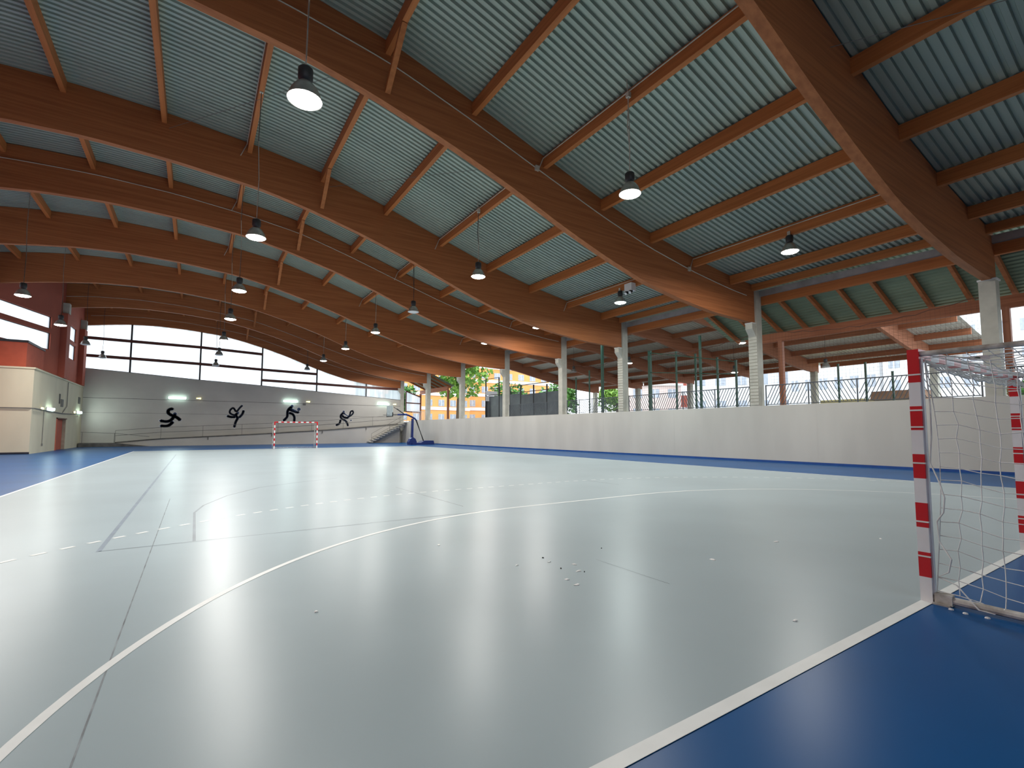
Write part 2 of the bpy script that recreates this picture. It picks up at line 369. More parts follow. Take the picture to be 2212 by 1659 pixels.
# ------------------------------------------------------------------ arched beams, purlins
def arch_mesh(x0, x1, yc, wd, bf, tf, n=60):
    m_ = MB(); n0 = 0
    X = [x0 + (x1 - x0) * i / n for i in range(n + 1)]
    for x in X:
        m_.v += [(x, yc - wd / 2, bf(x)), (x, yc + wd / 2, bf(x)), (x, yc + wd / 2, tf(x)), (x, yc - wd / 2, tf(x))]
    for i in range(n):
        q = 4 * i
        for a, b in ((0, 1), (1, 2), (2, 3), (3, 0)): m_.f.append((q + a, q + b, q + 4 + b, q + 4 + a)); m_.m.append(0)
    m_.f.append((3, 2, 1, 0)); m_.f.append(tuple(4 * n + k for k in range(4))); m_.m += [0, 0]
    return m_
bw = .24
blab = ['behind the camera end', 'nearest the camera, crossing the top right corner', 'second from the camera, running down to the second right column', 'third from the camera', 'fourth from the camera', 'fifth from the camera', 'sixth from the camera', 'seventh from the camera, last before the end wall', 'over the far end wall window']
for k, y in enumerate(BY):
    x1 = FX(y) - .01 if k != 1 else FX(y) + .5
    x0 = -15.3 if k >= 7 else -17.0
    m_ = arch_mesh(x0, x1, y, bw, B, lambda x: T(x) - .01)
    o = m_.build('arched_beam', M_wood)
    tag(o, 'long curved reddish brown glulam roof beam, ' + blab[k], 'beam', 'arched roof beams')
PN = ORD + ['eleventh', 'twelfth', 'thirteenth']; PN[0] = 'first'
BN = ['camera end'] + ['first', 'second', 'third', 'fourth', 'fifth', 'sixth', 'seventh']
PX = [-15.9, -13.25, -10.6, -7.95, -5.3, -2.65, 0.0, 2.65, 5.2, 7.75, 10.3, 12.85, 14.75]
for k in range(NB - 1):
    y0, y1 = BY[k] + bw / 2, BY[k + 1] - bw / 2
    for j, x in enumerate(PX):
        if k >= 6 and j == 0: continue
        if x > FX(BY[k + 1]) + .2: x = FX(BY[k + 1]) + .1
        dp = .40 if j < 12 else .3; wd = .15
        if j == 12: x = min(x, FX(BY[k + 1])) - .12
        m_ = MB(); m_.box(x - wd / 2, x + wd / 2, y0, y1, T(x) - dp, min(T(x - wd / 2), T(x + wd / 2)) - .004)
        o = m_.build('purlin', M_woody)
        tag(o, 'wooden roof purlin, %s from the right eave, %s roof bay' % (PN[12 - j], BN[k]), 'purlin', 'roof purlins')
        if j == 5:
            for ya, sg, nm in ((y1, -1, 'far'), (y0, 1, 'near')):
                m_ = MB(); m_.bar((x, ya, B(x) + .28), (x, ya + sg * 1.25, T(x) - dp + .02), .14, .12)
                tag(m_.build('knee_brace', M_woody), 'short slanting wooden brace at the %s end of a purlin, %s roof bay' % (nm, BN[k]), 'brace', 'knee braces')

# ------------------------------------------------------------------ columns
clab = ['behind the camera end', 'nearest to the goal, behind the net', 'second from the camera, with a ribbed block face', 'third from the camera, with a ribbed block face', 'fourth from the camera', 'fifth from the camera, beside the dark screens', 'sixth from the camera, left of the dark screens', 'seventh from the camera, above the stair end', 'in the far corner by the stair']
for k, y in enumerate(BY):
    x = FX(y); top = 6.3 if k == 1 else T(x + .2) - .06
    e = empty('concrete_column', (x + .21, y, 2.5 if k < 8 else 0), 'pale concrete column on the right wall, ' + clab[k], 'column', 'concrete columns along the right wall')
    m_ = MB(); z0 = 0 if k < 8 else -2.5
    m_.box(-.21, .0, -.2, .22, z0 if k == 8 else 0, top - e.location.z, 0); m_.box(.005, .21, -.2, .22, 0, top - e.location.z, 0)
    if k in (2, 3):
        for i in range(22): m_.box(-.235, -.21, -.19, .21, .05 + i * .15, .05 + i * .15 + .125, 0)
    o = m_.build('shaft', M_col, e)
    c_ = MB()
    if k == 1: c_.box(-.24, .24, -.24, .24, top - 2.5, top - 2.5 + .05); c_.build('bearing_plate', M_cap, e)
    else:
        zc = B(x - .2) - e.location.z
        c_.prism([(-.21, zc - .65), (-.21, zc - .06), (-.5, zc - .06), (-.5, zc - .3)], 'y', -.16, .18)
        c_.build('corbel', M_col, e)
        c2 = MB(); c2.box(-.52, -.21, -.17, .19, zc - .06, zc - .012); c2.build('bearing_plate', M_cap, e)
# left columns (red posts with concrete heads)
for y, nm in ((46.0, 'left of the small corner windows'), (52.6, 'in the far left corner by the end wall')):
    e = empty('wall_post', (-14.85, y, 5.17), 'brick red wall post with concrete head, ' + nm, 'post', 'red posts on the left wall')
    m_ = MB(); m_.box(-.15, .2, -.55, .55, 0, 4.7); m_.build('shaft', M_redwall, e)
    m_ = MB(); m_.box(-.15, .21, -.28, .28, 4.75, 5.5); m_.build('column_head', M_col, e)

# ------------------------------------------------------------------ white changing-room block in the left corner
m_ = MB(); m_.box(XL + .02, -14.8, 38.5, YF - .02, 0, 5.12)
# doorway recess
e = empty('changing_room_block', (-15.9, 45, 0), 'cream painted changing room block in the far left corner of the hall', 'building')
def bx(name, x0, x1, y0, y1, z0, z1, mt, par):
    q = MB(); q.box(x0 - par.location.x, x1 - par.location.x, y0 - par.location.y, y1 - par.location.y, z0 - par.location.z, z1 - par.location.z); return q.build(name, mt, par)
q = MB()
for (y0, y1, z0, z1) in ((38.5, 44.85, 0, 5.12), (47.95, YF - .03, 0, 5.12), (44.85, 47.95, 2.25, 5.12)):
    q.box(XL + .02 + 15.9, -14.8 + 15.9, y0 - 45, y1 - 45, z0, z1)
q.build('wall', M_cream, e)
bx('roof_edge', XL + .02, -14.74, 38.44, YF - .03, 5.06, 5.16, M_cream, e)
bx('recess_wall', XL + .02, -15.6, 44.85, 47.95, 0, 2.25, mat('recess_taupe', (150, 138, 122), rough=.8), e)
bx('door_frame', -15.6, -14.76, 44.8, 45.0, 0, 2.3, M_redwall, e)
bx('door_head', -15.0, -14.76, 44.8, 48.0, 2.22, 2.3, M_frame, e)
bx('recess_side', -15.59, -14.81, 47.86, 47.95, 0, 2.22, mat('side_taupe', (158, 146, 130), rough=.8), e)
bx('skirting', -17, -14.78, 38.47, 38.5, 0, .12, M_base_dark, e)
e = empty('plant_room', (-16, 42, 5.12), 'brick red box with dark cap on top of the cream changing rooms', 'building')
bx('wall', XL + .03, -15.35, 39.3, 43.3, 5.16, 6.72, mat('terracotta_paint', (190, 92, 68), rough=.8, var=.05), e)
bx('roof_cap', XL + .03, -15.3, 39.25, 43.3, 6.72, 6.86, M_framedk, e)
for y, s_, zz in ((46.1, 'under the dark slot', 3.1), (52.2, 'near the end wall', 3.6)):
    q = MB(); q.box(-14.8, -14.76, y - .35, y + .35, zz, zz + .55)
    for i in range(5): q.box(-14.755, -14.745, y - .32, y + .32, zz + .05 + i * .1, zz + .1 + i * .1)
    tag(q.build('wall_vent', M_conddk), 'grey louvred vent on the cream wall ' + s_, 'vent', 'vents on the changing rooms')
q = MB(); q.box(-14.8, -14.77, 45.2, 45.5, 3.3, 4.0); tag(q.build('slot_vent', M_framedk), 'narrow dark vertical slot vent high on the cream wall', 'vent')
q = MB(); q.tube([(-17, 38.42, 2.72), (-14.9, 38.42, 2.72), (-14.72, 38.6, 2.72), (-14.72, 46.0, 2.62), (-14.72, 52.5, 2.72)], .035, 6)
q.tube([(-14.74, 47.5, 5.0), (-14.74, 47.5, 3.2), (-14.74, 46.1, 2.62)], .025, 6)
tag(q.build('service_pipe', M_conddk), 'dark grey pipe running round the cream changing rooms at head height', 'pipe')
q = MB(); q.tube([(-14.77, 41.2, 2.7), (-14.77, 41.2, .5)], .018, 6); q.box(-14.8, -14.74, 41.14, 41.28, .4, .56)
tag(q.build('wall_conduit', M_conddk), 'thin vertical conduit ending at a socket on the cream wall', 'conduit')

# ------------------------------------------------------------------ ramp and stair along the far wall
def rz_(x): return np.interp(x, [-12.4, -9.5, -1.25, 4.9, 13.1], [.36, .64, 1.05, 1.43, 2.16])
X = [-12.4 + 25.5 * i / 24 for i in range(25)]
e = empty('access_ramp', (0, 53.2, 0), 'long shallow concrete ramp climbing along the end wall with thin steel rails', 'ramp')
q = MB(); q.prism([(-13.2, 0), (13.1, 0)] + [(x, float(rz_(x)) - .06) for x in reversed(X)], 'y', -.3, .55); q.build('ramp_body', M_conc_far, e)
q = MB(); q.prism([(x, float(rz_(x)) - .06) for x in X] + [(x, float(rz_(x)) + .03) for x in reversed(X)], 'y', -.36, .55); q.build('ramp_slab', M_joint, e)  # slab coloured dark to paint in the shade of its overhanging edge
for nm, dz, r in (('handrail', .58, .022), ('top_rail', 1.02, .02)):
    q = MB(); q.tube([(x, -.33, float(rz_(x)) + dz) for x in X], r, 6); q.build(nm, M_conddk, e)
for x in X[::3]:
    q = MB(); q.tube([(x, -.33, float(rz_(x))), (x, -.33, float(rz_(x)) + 1.02)], .015, 5); q.build('rail_post', M_conddk, e)
for x in (-5.6, -.2, 4.6, 9.2):
    q = MB(); q.box(x - .05, x + .05, -.37, -.3, float(rz_(x)) - .32, float(rz_(x)) - .06); q.build('drain_spout', M_conddk, e)
e = empty('low_ramp', (-13.6, 52.9, 0), 'dark low ramp start with a thin rail in the far left corner', 'ramp')
q = MB(); q.prism([(-1.1, 0), (3.6, 0), (1.2, .32), (-1.1, .34)], 'y', -.5, .5); q.build('ramp_body', M_joint, e)
q = MB(); q.tube([(-1.0, -.45, 1.25), (1.2, -.45, 1.15), (3.6, -.45, .85)], .02, 6); q.tube([(-.9, -.45, .3), (-.9, -.45, 1.25)], .02, 6); q.tube([(1.2, -.45, .3), (1.2, -.45, 1.15)], .02, 6); q.build('handrail', M_conddk, e)
e = empty('staircase', (12.2, 52.3, 0), 'open concrete staircase rising to the right in front of the end wall', 'stairs')
ns = 13; sx0, sx1, sz1 = 9.3, 13.5, 2.36
for i in range(ns):
    q = MB(); xa = sx0 + (sx1 - sx0) * i / ns - 12.2; z_ = sz1 * (i + 1) / ns
    q.box(xa, xa + .38, -.55, .55, z_ - .09, z_); q.build('step', M_conc, e)
q = MB(); q.prism([(sx0 - 12.2, 0), (sx0 - 12.2 + .5, 0), (sx1 - 12.2 + .3, sz1 - .28), (sx1 - 12.2 + .3, sz1 - .1), (sx1 - 12.2, sz1 - .1), (sx0 - 12.2, .1)], 'y', .1, .5); q.build('stringer', M_conc_far, e)
q = MB(); q.box(1.35, 3.4, -1.05, 1.45, 0, 2.36); q.build('landing', M_conc, e)
for dz in (.5, .95):
    q = MB(); q.tube([(sx0 - 12.2 + .2, -.5, dz + .1), (sx1 - 12.2, -.5, sz1 + dz)], .018, 6); q.build('handrail', M_conddk, e)
for t in (0, .5, 1):
    x_ = sx0 - 12.2 + .2 + t * (sx1 - sx0 - .2); z_ = .1 + t * (sz1 - .1)
    q = MB(); q.tube([(x_, -.5, z_), (x_, -.5, z_ + .95)], .015, 6); q.build('rail_post', M_conddk, e)
e = empty('stair_gate', (14.9, 52.0, 2.5), 'slatted white metal gate at the top of the stair', 'gate')
q = MB()
for i in range(12): q.bar((-.55 + i * .1, 0, 0), (-.45 + i * .1, 0, 1.1), .02, .02)
q.build('slat_panel', M_white, e)
q = MB(); q.bar((-.6, 0, 1.12), (.8, 0, 1.12), .04, .04); q.bar((-.6, 0, 0), (-.6, 0, 1.14), .04, .04); q.bar((.8, 0, 0), (.8, 0, 1.14), .04, .04); q.build('gate_frame', M_white, e)

# ------------------------------------------------------------------ painted figures on the end wall
def ribbon(m_, pts, wd, y, closed=False):
    # smooth path then flat stroke with round ends, 6 mm thick
    P = [Vector(p) for p in pts]
    if len(P) > 2:
        out = []
        for i in range(len(P) - 1):
            p0 = P[max(0, i - 1)]; p1 = P[i]; p2 = P[i + 1]; p3 = P[min(len(P) - 1, i + 2)]
            for t in (0, .25, .5, .75):
                out.append(.5 * ((2 * p1) + (p2 - p0) * t + (2 * p0 - 5 * p1 + 4 * p2 - p3) * t * t + (3 * p1 - p0 - 3 * p2 + p3) * t ** 3))
        P = out + [P[-1]]
    for a, b in zip(P[:-1], P[1:]):
        d = (b - a).normalized(); n = Vector((-d.y, d.x)) * wd / 2
        m_.prism([(a - n)[:], (b - n)[:], (b + n)[:], (a + n)[:]], 'y', y - .004, y)
    for c in P: disc(m_, c, wd / 2, y)
def disc(m_, c, r, y, n=10):
    m_.prism([(c[0] + r * math.cos(2 * math.pi * k / n), c[1] + r * math.sin(2 * math.pi * k / n)) for k in range(n)], 'y', y - .004, y)
figs = [
 ('painted dark blue stick figure diving with one arm curled overhead, leftmost on the end wall',
  [(.17, [(-9.33, 2.29), (-8.87, 2.21), (-8.56, 2.34), (-8.38, 2.6), (-8.27, 2.88)]), (.17, [(-7.86, 2.37), (-8.04, 2.56), (-8.26, 2.69), (-8.54, 2.81), (-8.76, 2.98), (-8.79, 3.19), (-8.67, 3.36), (-8.5, 3.38)]), (.17, [(-9.28, 1.81), (-8.88, 1.79), (-8.61, 1.92), (-8.41, 2.17)])], [((-8.27, 2.94), .14), ((-8.52, 3.36), .12)]),
 ('dark blue painted figure dancing with a curling ribbon, second from left on end wall',
  [(.07, [(-2.82, 3.87), (-3.03, 3.64), (-3.22, 3.34), (-3.37, 3.29), (-3.48, 3.49), (-3.62, 3.6), (-3.81, 3.44), (-3.88, 3.16), (-3.72, 2.99), (-3.44, 2.92), (-3.25, 3.05)]), (.13, [(-4.06, 2.8), (-3.75, 2.71), (-3.39, 2.72)]), (.13, [(-3.25, 3.05), (-3.34, 2.9), (-3.19, 2.59), (-3.34, 2.22), (-3.44, 1.72)]), (.12, [(-2.7, 3.35), (-2.77, 3.05), (-3.05, 2.66)])], [((-3.18, 3.12), .11)]),
 ('painted dark blue stick figure bumping a ball with both arms, above the far goal',
  [(.16, [(1.66, 3.85), (1.42, 3.62), (1.29, 3.3), (1.3, 2.83), (.96, 2.41)]), (.11, [(1.66, 3.67), (2.35, 3.31)]), (.13, [(1.47, 3.56), (1.91, 3.36), (2.35, 3.27)]), (.15, [(1.48, 3.2), (1.8, 3.1), (1.98, 2.79), (1.97, 2.37)])], [((1.72, 3.94), .14), ((2.39, 3.62), .17)]),
 ('painted dark blue stick figure swinging a racket, rightmost on the end wall',
  [(.13, [(6.91, 3.31), (6.65, 3.02), (6.76, 2.69), (7.25, 2.42), (7.47, 1.9)]), (.13, [(6.2, 1.96), (6.56, 2.17), (6.65, 2.53)]), (.11, [(7.02, 3.25), (7.51, 2.93)]), (.13, [(6.81, 3.03), (7.08, 2.81), (7.43, 2.79)]), (.07, [(7.46, 2.81), (7.67, 3.21), (7.69, 3.43), (7.88, 3.58), (8.02, 3.41), (7.86, 3.13), (7.57, 2.93)])], [((6.96, 3.45), .13), ((7.78, 2.51), .08)])]
for lab, strokes, discs in figs:
    a = MB(); b = MB()
    for wd, pts in strokes: ribbon(b, pts, wd + .12, YF - .001); ribbon(a, pts, wd, YF - .006)
    for c, r in discs: disc(b, c, r + .045, YF - .001, 16); disc(a, c, r, YF - .006, 16)
    o = a.build('painted_figure', M_paint); tag(o, lab, 'wall painting', 'painted sports figures'); b.build('white_outline', M_paintw, o)
q = MB(); q.box(2.75, 3.05, YF - .03, YF, 4.05, 4.28) ; tag(q.build('wall_plate', M_conddk), 'small square grey plate on the end wall right of the ball-bumping figure', 'plate')

# ------------------------------------------------------------------ wall luminaires
def tube_light(loc, axis, label, ln=1.4):
    e = empty('tube_light', loc, label, 'lamp', 'fluorescent wall lights')
    a = MB(); b = MB(); h = ln / 2
    if axis == 'x':
        a.box(-h, h, -.05, 0, -.1, .1); b.box(-h + .03, h - .03, -.16, -.05, -.085, .085)
    else:
        a.box(0, .05, -h, h, -.1, .1); b.box(.05, .16, -h + .03, h - .03, -.085, .085)
    a.build('housing', M_white, e); b.build('diffuser', E_tube, e)
    ld = bpy.data.lights.new('tube_light_source', 'AREA'); ld.shape = 'RECTANGLE'; ld.size = ln; ld.size_y = .12; ld.energy = 30; ld.color = (.84, 1, .95)
    l = bpy.data.objects.new('tube_light_source', ld); COL.objects.link(l); l.parent = e
    if axis == 'x': l.location = (0, -.2, 0); l.rotation_euler = (math.radians(-90), 0, 0)
    else: l.location = (.2, 0, 0); l.rotation_euler = (math.radians(-90), 0, math.radians(90))
    return e
for x, nm in ((-8.14, 'left, above the diving figure'), (1.56, 'middle, above the ball figure'), (11.35, 'right, behind the basketball board')):
    tube_light((x, YF, 4.43), 'x', 'bright fluorescent wall light on the end wall, ' + nm)
def yel(loc, ax, label):
    e = empty('emergency_light', loc, label, 'lamp', 'small yellow emergency lights')
    a = MB(); b = MB()
    if ax == 'x': a.box(-.2, .2, -.04, 0, -.08, .08); b.prism([(-.18, 0), (.18, -.07), (.18, .07)], 'y', -.1, -.04)
    else: a.box(0, .04, -.2, .2, -.08, .08); b.box(.04, .1, -.16, .16, -.06, .06)
    a.build('housing', M_white, e); b.build('diffuser', E_yel, e)
for x, nm in ((-6.48, 'beside the left tube light'), (3.25, 'beside the middle tube light'), (12.7, 'above the basketball stand')): yel((x, YF, 4.44), 'x', 'small yellow emergency light on the end wall ' + nm)
tube_light((-14.78, 42.5, 2.8), 'y', 'bright short wall light on the cream wall, nearer one with the pipe', 1.5)
tube_light((-14.78, 52.0, 2.88), 'y', 'bright short wall light on the cream wall beside the end wall', 1.5)
yel((-14.78, 40.5, 2.78), 'y', 'small emergency light on the cream wall left of the nearer wall light')
yel((-14.78, 50.3, 2.85), 'y', 'small emergency light on the cream wall beside the farther wall light')

# ------------------------------------------------------------------ hanging high-bay lamps
def make_lamp(on, cool=False):
    e = bpy.data.objects.new('highbay_lamp', None); COL.objects.link(e); e.empty_display_size = .2
    a = MB(); a.lathe([(0, .56), (.09, .56), (.12, .53), (.12, .36), (.10, .33), (.07, .30)], (0, 0, 0), 20); a.build('ballast_housing', M_dkgrey, e, True)
    a = MB(); a.lathe([(.07, .31), (.10, .30), (.16, .24), (.22, .15), (.26, .05), (.28, 0), (.285, -.015), (.27, -.012), (.25, .05), (.20, .14), (.12, .24), (0, .27)], (0, 0, 0), 28); a.build('reflector', M_alu, e, True)
    a = MB(); a.lathe([(0, .03), (.262, .03), (.27, -.004), (.24, -.03), (.17, -.052), (.08, -.062), (0, -.065)], (0, 0, 0), 28); a.build('lens', (E_lampc if cool else E_lamp) if on else M_white, e)
    if on:
        ld = bpy.data.lights.new('lamp_source', 'AREA'); ld.shape = 'DISK'; ld.size = .5; ld.energy = LAMP_W; ld.color = (1, .975, .93) if not cool else (.9, 1, .97)
        l = bpy.data.objects.new('lamp_source', ld); COL.objects.link(l); l.parent = e; l.location = (0, 0, -.08)
    return e
protos = {'on': make_lamp(True), 'cool': make_lamp(True, True), 'off': make_lamp(False)}
used = set()
rows = [(-13.22, 7.35, 'far left row'), (-5.3, 7.3, 'centre left row'), (2.45, 7.45, 'centre right row'), (10.25, 7.55, 'right row')]
offs = {(0, 6), (0, 7), (1, 6), (1, 7), (2, 3), (2, 7)}
for r, (x, z, rn) in enumerate(rows):
    for k in range(1, NB - 1):
        y = (BY[k] + BY[k + 1]) / 2 - .05; st = 'off' if (r, k) in offs else ('cool' if (r, k) == (3, 2) else 'on')
        zz = z - (.35 if (r, k) == (1, 1) else 0)
        if st not in used: e = protos[st]; used.add(st)
        else: e = copy_tree(protos[st])
        e.location = (x, y, zz)
        tag(e, '%s hanging high-bay lamp with a metal bell shade, %s, %s from the camera' % ('lit' if st != 'off' else 'unlit', rn, ORD[k - 1]), 'lamp', 'hanging high-bay lamps')
        c = MB(); top = T(x) - .4; h = top - zz
        c.tube([(0, 0, .55), (.02, 0, .55 + .3 * (h - .55)), (-.03, .02, .55 + .6 * (h - .55)), (0, 0, h)], .012, 5); c.build('cord', M_cond if st == 'on' and k == 1 else M_dkgrey, e)
        hb = MB(); hb.box(-.05, .05, -.05, .05, h - .02, h + .12); hb.build('junction_box', M_cond, e)

# ------------------------------------------------------------------ conduits on beams and purlins, emergency light box
for k, (xa, xb) in {2: (-16.5, 14.0), 4: (-16.5, 14.0), 7: (-15, 13.4), 8: (-14.6, 13.3)}.items():
    q = MB(); yb = BY[k] - bw / 2 - .02
    q.tube([(xa + (xb - xa) * i / 50, yb, T(xa + (xb - xa) * i / 50) - (.62 if k < 7 else 1.0)) for i in range(51)], .018, 5)
    if k == 2:
        for x in (2.3, 9.95): q.box(x - .07, x + .07, yb - .05, yb + .02, T(x) - .7, T(x) - .54)
    tag(q.build('conduit', M_cond), 'thin pale cable conduit following the ' + {2: 'second', 4: 'fourth', 7: 'seventh', 8: 'end wall'}[k] + ' arched beam from the camera', 'conduit', 'conduits along the arched beams')
for r, (x, z, rn) in enumerate(rows[1:]):
    px = [-5.3, 2.65, 10.3][r]
    for k in range(1, 5):
        q = MB(); y0 = BY[k] + .2; y1 = BY[k + 1] - bw / 2 - .03; zz = T(px) - .1
        q.tube([(px - .1, (y0 + y1) / 2 + .1 if (r > 0 and k in (1,) and False) else y0, zz), (px - .1, y1, zz), (px - .3, y1 + .02, T(px) - .6)], .016, 5)
        tag(q.build('conduit', M_cond), 'thin pale conduit along a purlin feeding the %s, %s roof bay' % (rn, ORD[k - 1]), 'conduit', 'conduits along the purlins')
e = empty('emergency_spotlight', (10.14, 14.2, 8.08), 'white box with two round spot heads on a purlin above the right lamp row', 'lamp')
q = MB(); q.box(-.2, .1, -.22, .22, -.2, .16); q.build('battery_box', M_white, e)
for s_ in (-1, 1):
    q = MB(); q.tube([(-.1, s_ * .12, -.2), (-.2, s_ * .13, -.3)], .08, 12); q.build('spot_head', M_black, e)
    q = MB(); q.tube([(-.2, s_ * .13, -.3), (-.215, s_ * .1305, -.312)], .07, 12); q.build('lens', M_white, e)
for (a, b, nm) in (((2.2, 2.9, 10.0), (-2.4, -4.9, 11.6), 'over the top right roof bay'), ((3.9, 2.8, 9.2), (7.6, -5.0, 8.4), 'running right from the nearest beam'), ((-7.8, 18.9, 12.0), (-2.6, 11.2, 11.7), 'in the second roof bay'), ((-2.4, 18.9, 11.4), (2.5, 11.2, 10.3), 'from the third beam to the second beam')):
    q = MB(); q.tube([a, b], .008, 4); tag(q.build('bracing_wire', M_conddk), 'thin steel bracing wire ' + nm, 'wire')

# ------------------------------------------------------------------ handball goals
def cell_net(m_, P, nu, nv, r, jit=.012):
    """P(u,v)->point; strings in both directions"""
    g = [[Vector(P(i / nu, j / nv)) + Vector([random.uniform(-jit, jit) for _ in range(3)]) * (0 if j in (0,) or i in (0, nu) else 1) for j in range(nv + 1)] for i in range(nu + 1)]
    for i in range(nu + 1): m_.tube(g[i], r, 4, cap=False)
    for j in range(nv + 1): m_.tube([g[i][j] for i in range(nu + 1)], r, 4, cap=False)
def goal(x0, y0, s, label, near):
    """x0 centre, y0 back edge of line, s=-1: frame extends towards -Y"""
    e = empty('handball_goal', (x0, y0, 0), label, 'goal', 'red and white goals')
    ya, yb = (0, .08) if s < 0 else (-.08, 0)
    def post(x):
        m_ = MB(); z = 0; k = 0; lv = [0, .2, .4, .6, .8, 1.0, 1.2, 1.4, 1.6, 1.8, 2.08]
        for a, b in zip(lv[:-1], lv[1:]):
            m_.box(x, x + .08, ya, yb, a, b - (0), k % 2); k += 1
        o = m_.build('post', [M_white, M_red], e)
        if near:
            t = MB()
            for z_ in (.36, .64, 1.12, 1.56, 1.86, 1.42): t.box(x - .004, x + .084, ya - .004, yb + .004, z_, z_ + .012)
            t.build('net_tie', M_net, o)
        m2 = MB(); m2.box(x + .02, x + .06, s * .01 if s > 0 else -.012, .0 if s < 0 else .012, 0, 2.0)
        m2.build('net_rail', M_white, o)
    post(-1.58); post(1.5)
    m_ = MB(); x = -1.5; k = 0
    n = 15; xs_ = [-1.5 + 3 * i / n for i in range(n + 1)]
    for a, b in zip(xs_[:-1], xs_[1:]): m_.box(a, b, ya, yb, 2.0, 2.08, (k + 0) % 2); k += 1
    m_.build('crossbar', [M_red, M_white], e)
    D = .98
    for x, sx in ((-1.54, -1), (1.54, 1)):
        m_ = MB(); m_.tube([(x, s * .0, 2.04), (x, s * D * .92, 2.04)], .022, 10); m_.build('top_tube', M_dirtywhite, e)
        m_ = MB(); m_.tube([(x, s * .0, .045), (x, s * D, .04)], .03, 10)
        m_.box(x - .035, x + .035, min(s * .01, s * .12), max(s * .01, s * .12), .005, .085); m_.box(x - .06, x + .05, min(0, s * .11), max(0, s * .11), 0, .012)
        m_.build('ground_tube', M_dirtywhite, e)
        m_ = MB(); m_.tube([(x, s * D * .92, 2.04), (x, s * D, .04)], .022, 8); m_.build('rear_upright', M_dirtywhite, e)
    m_ = MB(); m_.tube([(-1.54, s * D, .04), (1.54, s * D, .04)], .022, 8); m_.build('ground_tube', M_dirtywhite, e)
    if not near: return e
    m_ = MB(); r = .0034
    cs = .115 if near else .28
    for x, sg in ((-1.54, -1), (1.54, 1)):
        def side(u, v, x=x):
            bul = .07 * math.sin(math.pi * v) * math.sin(math.pi * min(1, u * 1.2)) * (1.4 if near else 0)
            slack = .03 * math.sin(2.6 * u + 5 * v)
            return (x - bul * (1 if x < 0 else -1) * (-.3) , s * (.03 + u * (D * .93) + slack * .3 + .05 * math.sin(math.pi * v) * (1 - u)), .10 + (1 - v) * 1.90 + .02 * math.sin(9 * u) + (-.05 * math.sin(math.pi * u) if near else 0))
        cell_net(m_, side, int(.9 / cs), int(1.9 / (cs * .93)), r)
    def back(u, v): return (-1.52 + 3.04 * u, s * (D * (.92 + .08 * v) - .1 * math.sin(math.pi * v) * math.sin(math.pi * u)), .08 + (1 - v) * 1.94)
    cell_net(m_, back, int(3 / cs), int(1.9 / cs), r)
    def topn(u, v): return (-1.52 + 3.04 * u, s * (.03 + v * D * .9), 2.03 - .12 * math.sin(math.pi * v) * math.sin(math.pi * u))
    cell_net(m_, topn, int(3 / cs), int(.9 / cs), r)
    m_.build('net', M_net, e)
    if near:
        b_ = MB()
        for t in range(5):   # bundle of net gathered under the crossbar
            b_.tube([(-1.5 + 3.0 * i / 24, -.02 - .012 * t + .01 * math.sin(i * 1.7 + t), 1.985 - .018 * t - .035 * math.sin(math.pi * i / 24) + .008 * math.sin(i * 2.3 + t * 2)) for i in range(25)], .007, 5)
        b_.build('gathered_net', M_net, e)
        c_ = MB()
        cord = [(-1.545, -.03, 1.96), (-1.55, -.05, 1.6), (-1.53, -.04, 1.35), (-1.56, -.03, 1.13), (-1.59, -.09, .98), (-1.6, -.12, .86), (-1.57, -.1, .74), (-1.55, -.05, .66), (-1.56, -.06, .5), (-1.6, -.14, .38), (-1.57, -.11, .27), (-1.54, -.03, .21), (-1.56, -.15, .18), (-1.58, -.28, .03), (-1.56, -.36, .02), (-1.55, -.42, .07)]
        c_.tube(cord, .0055, 6); c_.build('loose_cord', M_net, e)
        t_ = MB(); t_.tube([(-1.54, -.05, 2.02), (-1.5, -.3, 1.97), (-1.42, -.62, 2.0)], .004, 5); t_.prism([(-.30, 1.955), (-.27, 1.985), (-.40, 1.985), (-.43, 1.96), (-.40, 1.945)], 'x', -1.495, -1.492); t_.build('net_tag', M_white, e)
        t2 = MB(); t2.prism([(-.345 + .02 * math.cos(a * math.pi / 6), 1.966 + .009 * math.sin(a * math.pi / 6)) for a in range(12)], 'x', -1.498, -1.495); t2.build('green_emblem', M_green, e)
    return e
goal(0, 0, -1, 'near red and white banded goal with white net at the right edge, seen from behind', True)
goal(0, 40, 1, 'far red and white banded goal standing in front of the end wall', False)

# ------------------------------------------------------------------ portable basketball stand by the far right corner
e = empty('basketball_stand', (11.1, 44.0, 0), 'navy blue portable basketball stand with white backboard in the far right corner', 'basketball hoop'); e.scale = (.94, .94, .94)
q = MB(); q.prism([(-.15, 0), (2.3, 0), (2.2, .42), (1.2, .42), (.8, .2), (-.15, .2)], 'y', -.55, .55); q.build('base', M_blue, e)
q = MB(); q.prism([(-.4, 0), (.38, 0), (.42, .3), (.28, .62), (0, .8), (-.25, .62), (-.42, .3)], 'y', -.3, .3); q.build('wheel_cover', M_blue, e)
q = MB(); q.bar((0, 0, .5), (.04, 0, 2.72), .2, .24, upv=(0, 1, 0)); q.build('column', M_blue, e)
q = MB(); q.tube([(-1.6, 0, 3.1), (-.7, 0, 3.13), (-.4, 0, 3.05), (.25, 0, 2.75), (.5, 0, 2.5)], .085, 10); q.build('arm', M_blue, e)
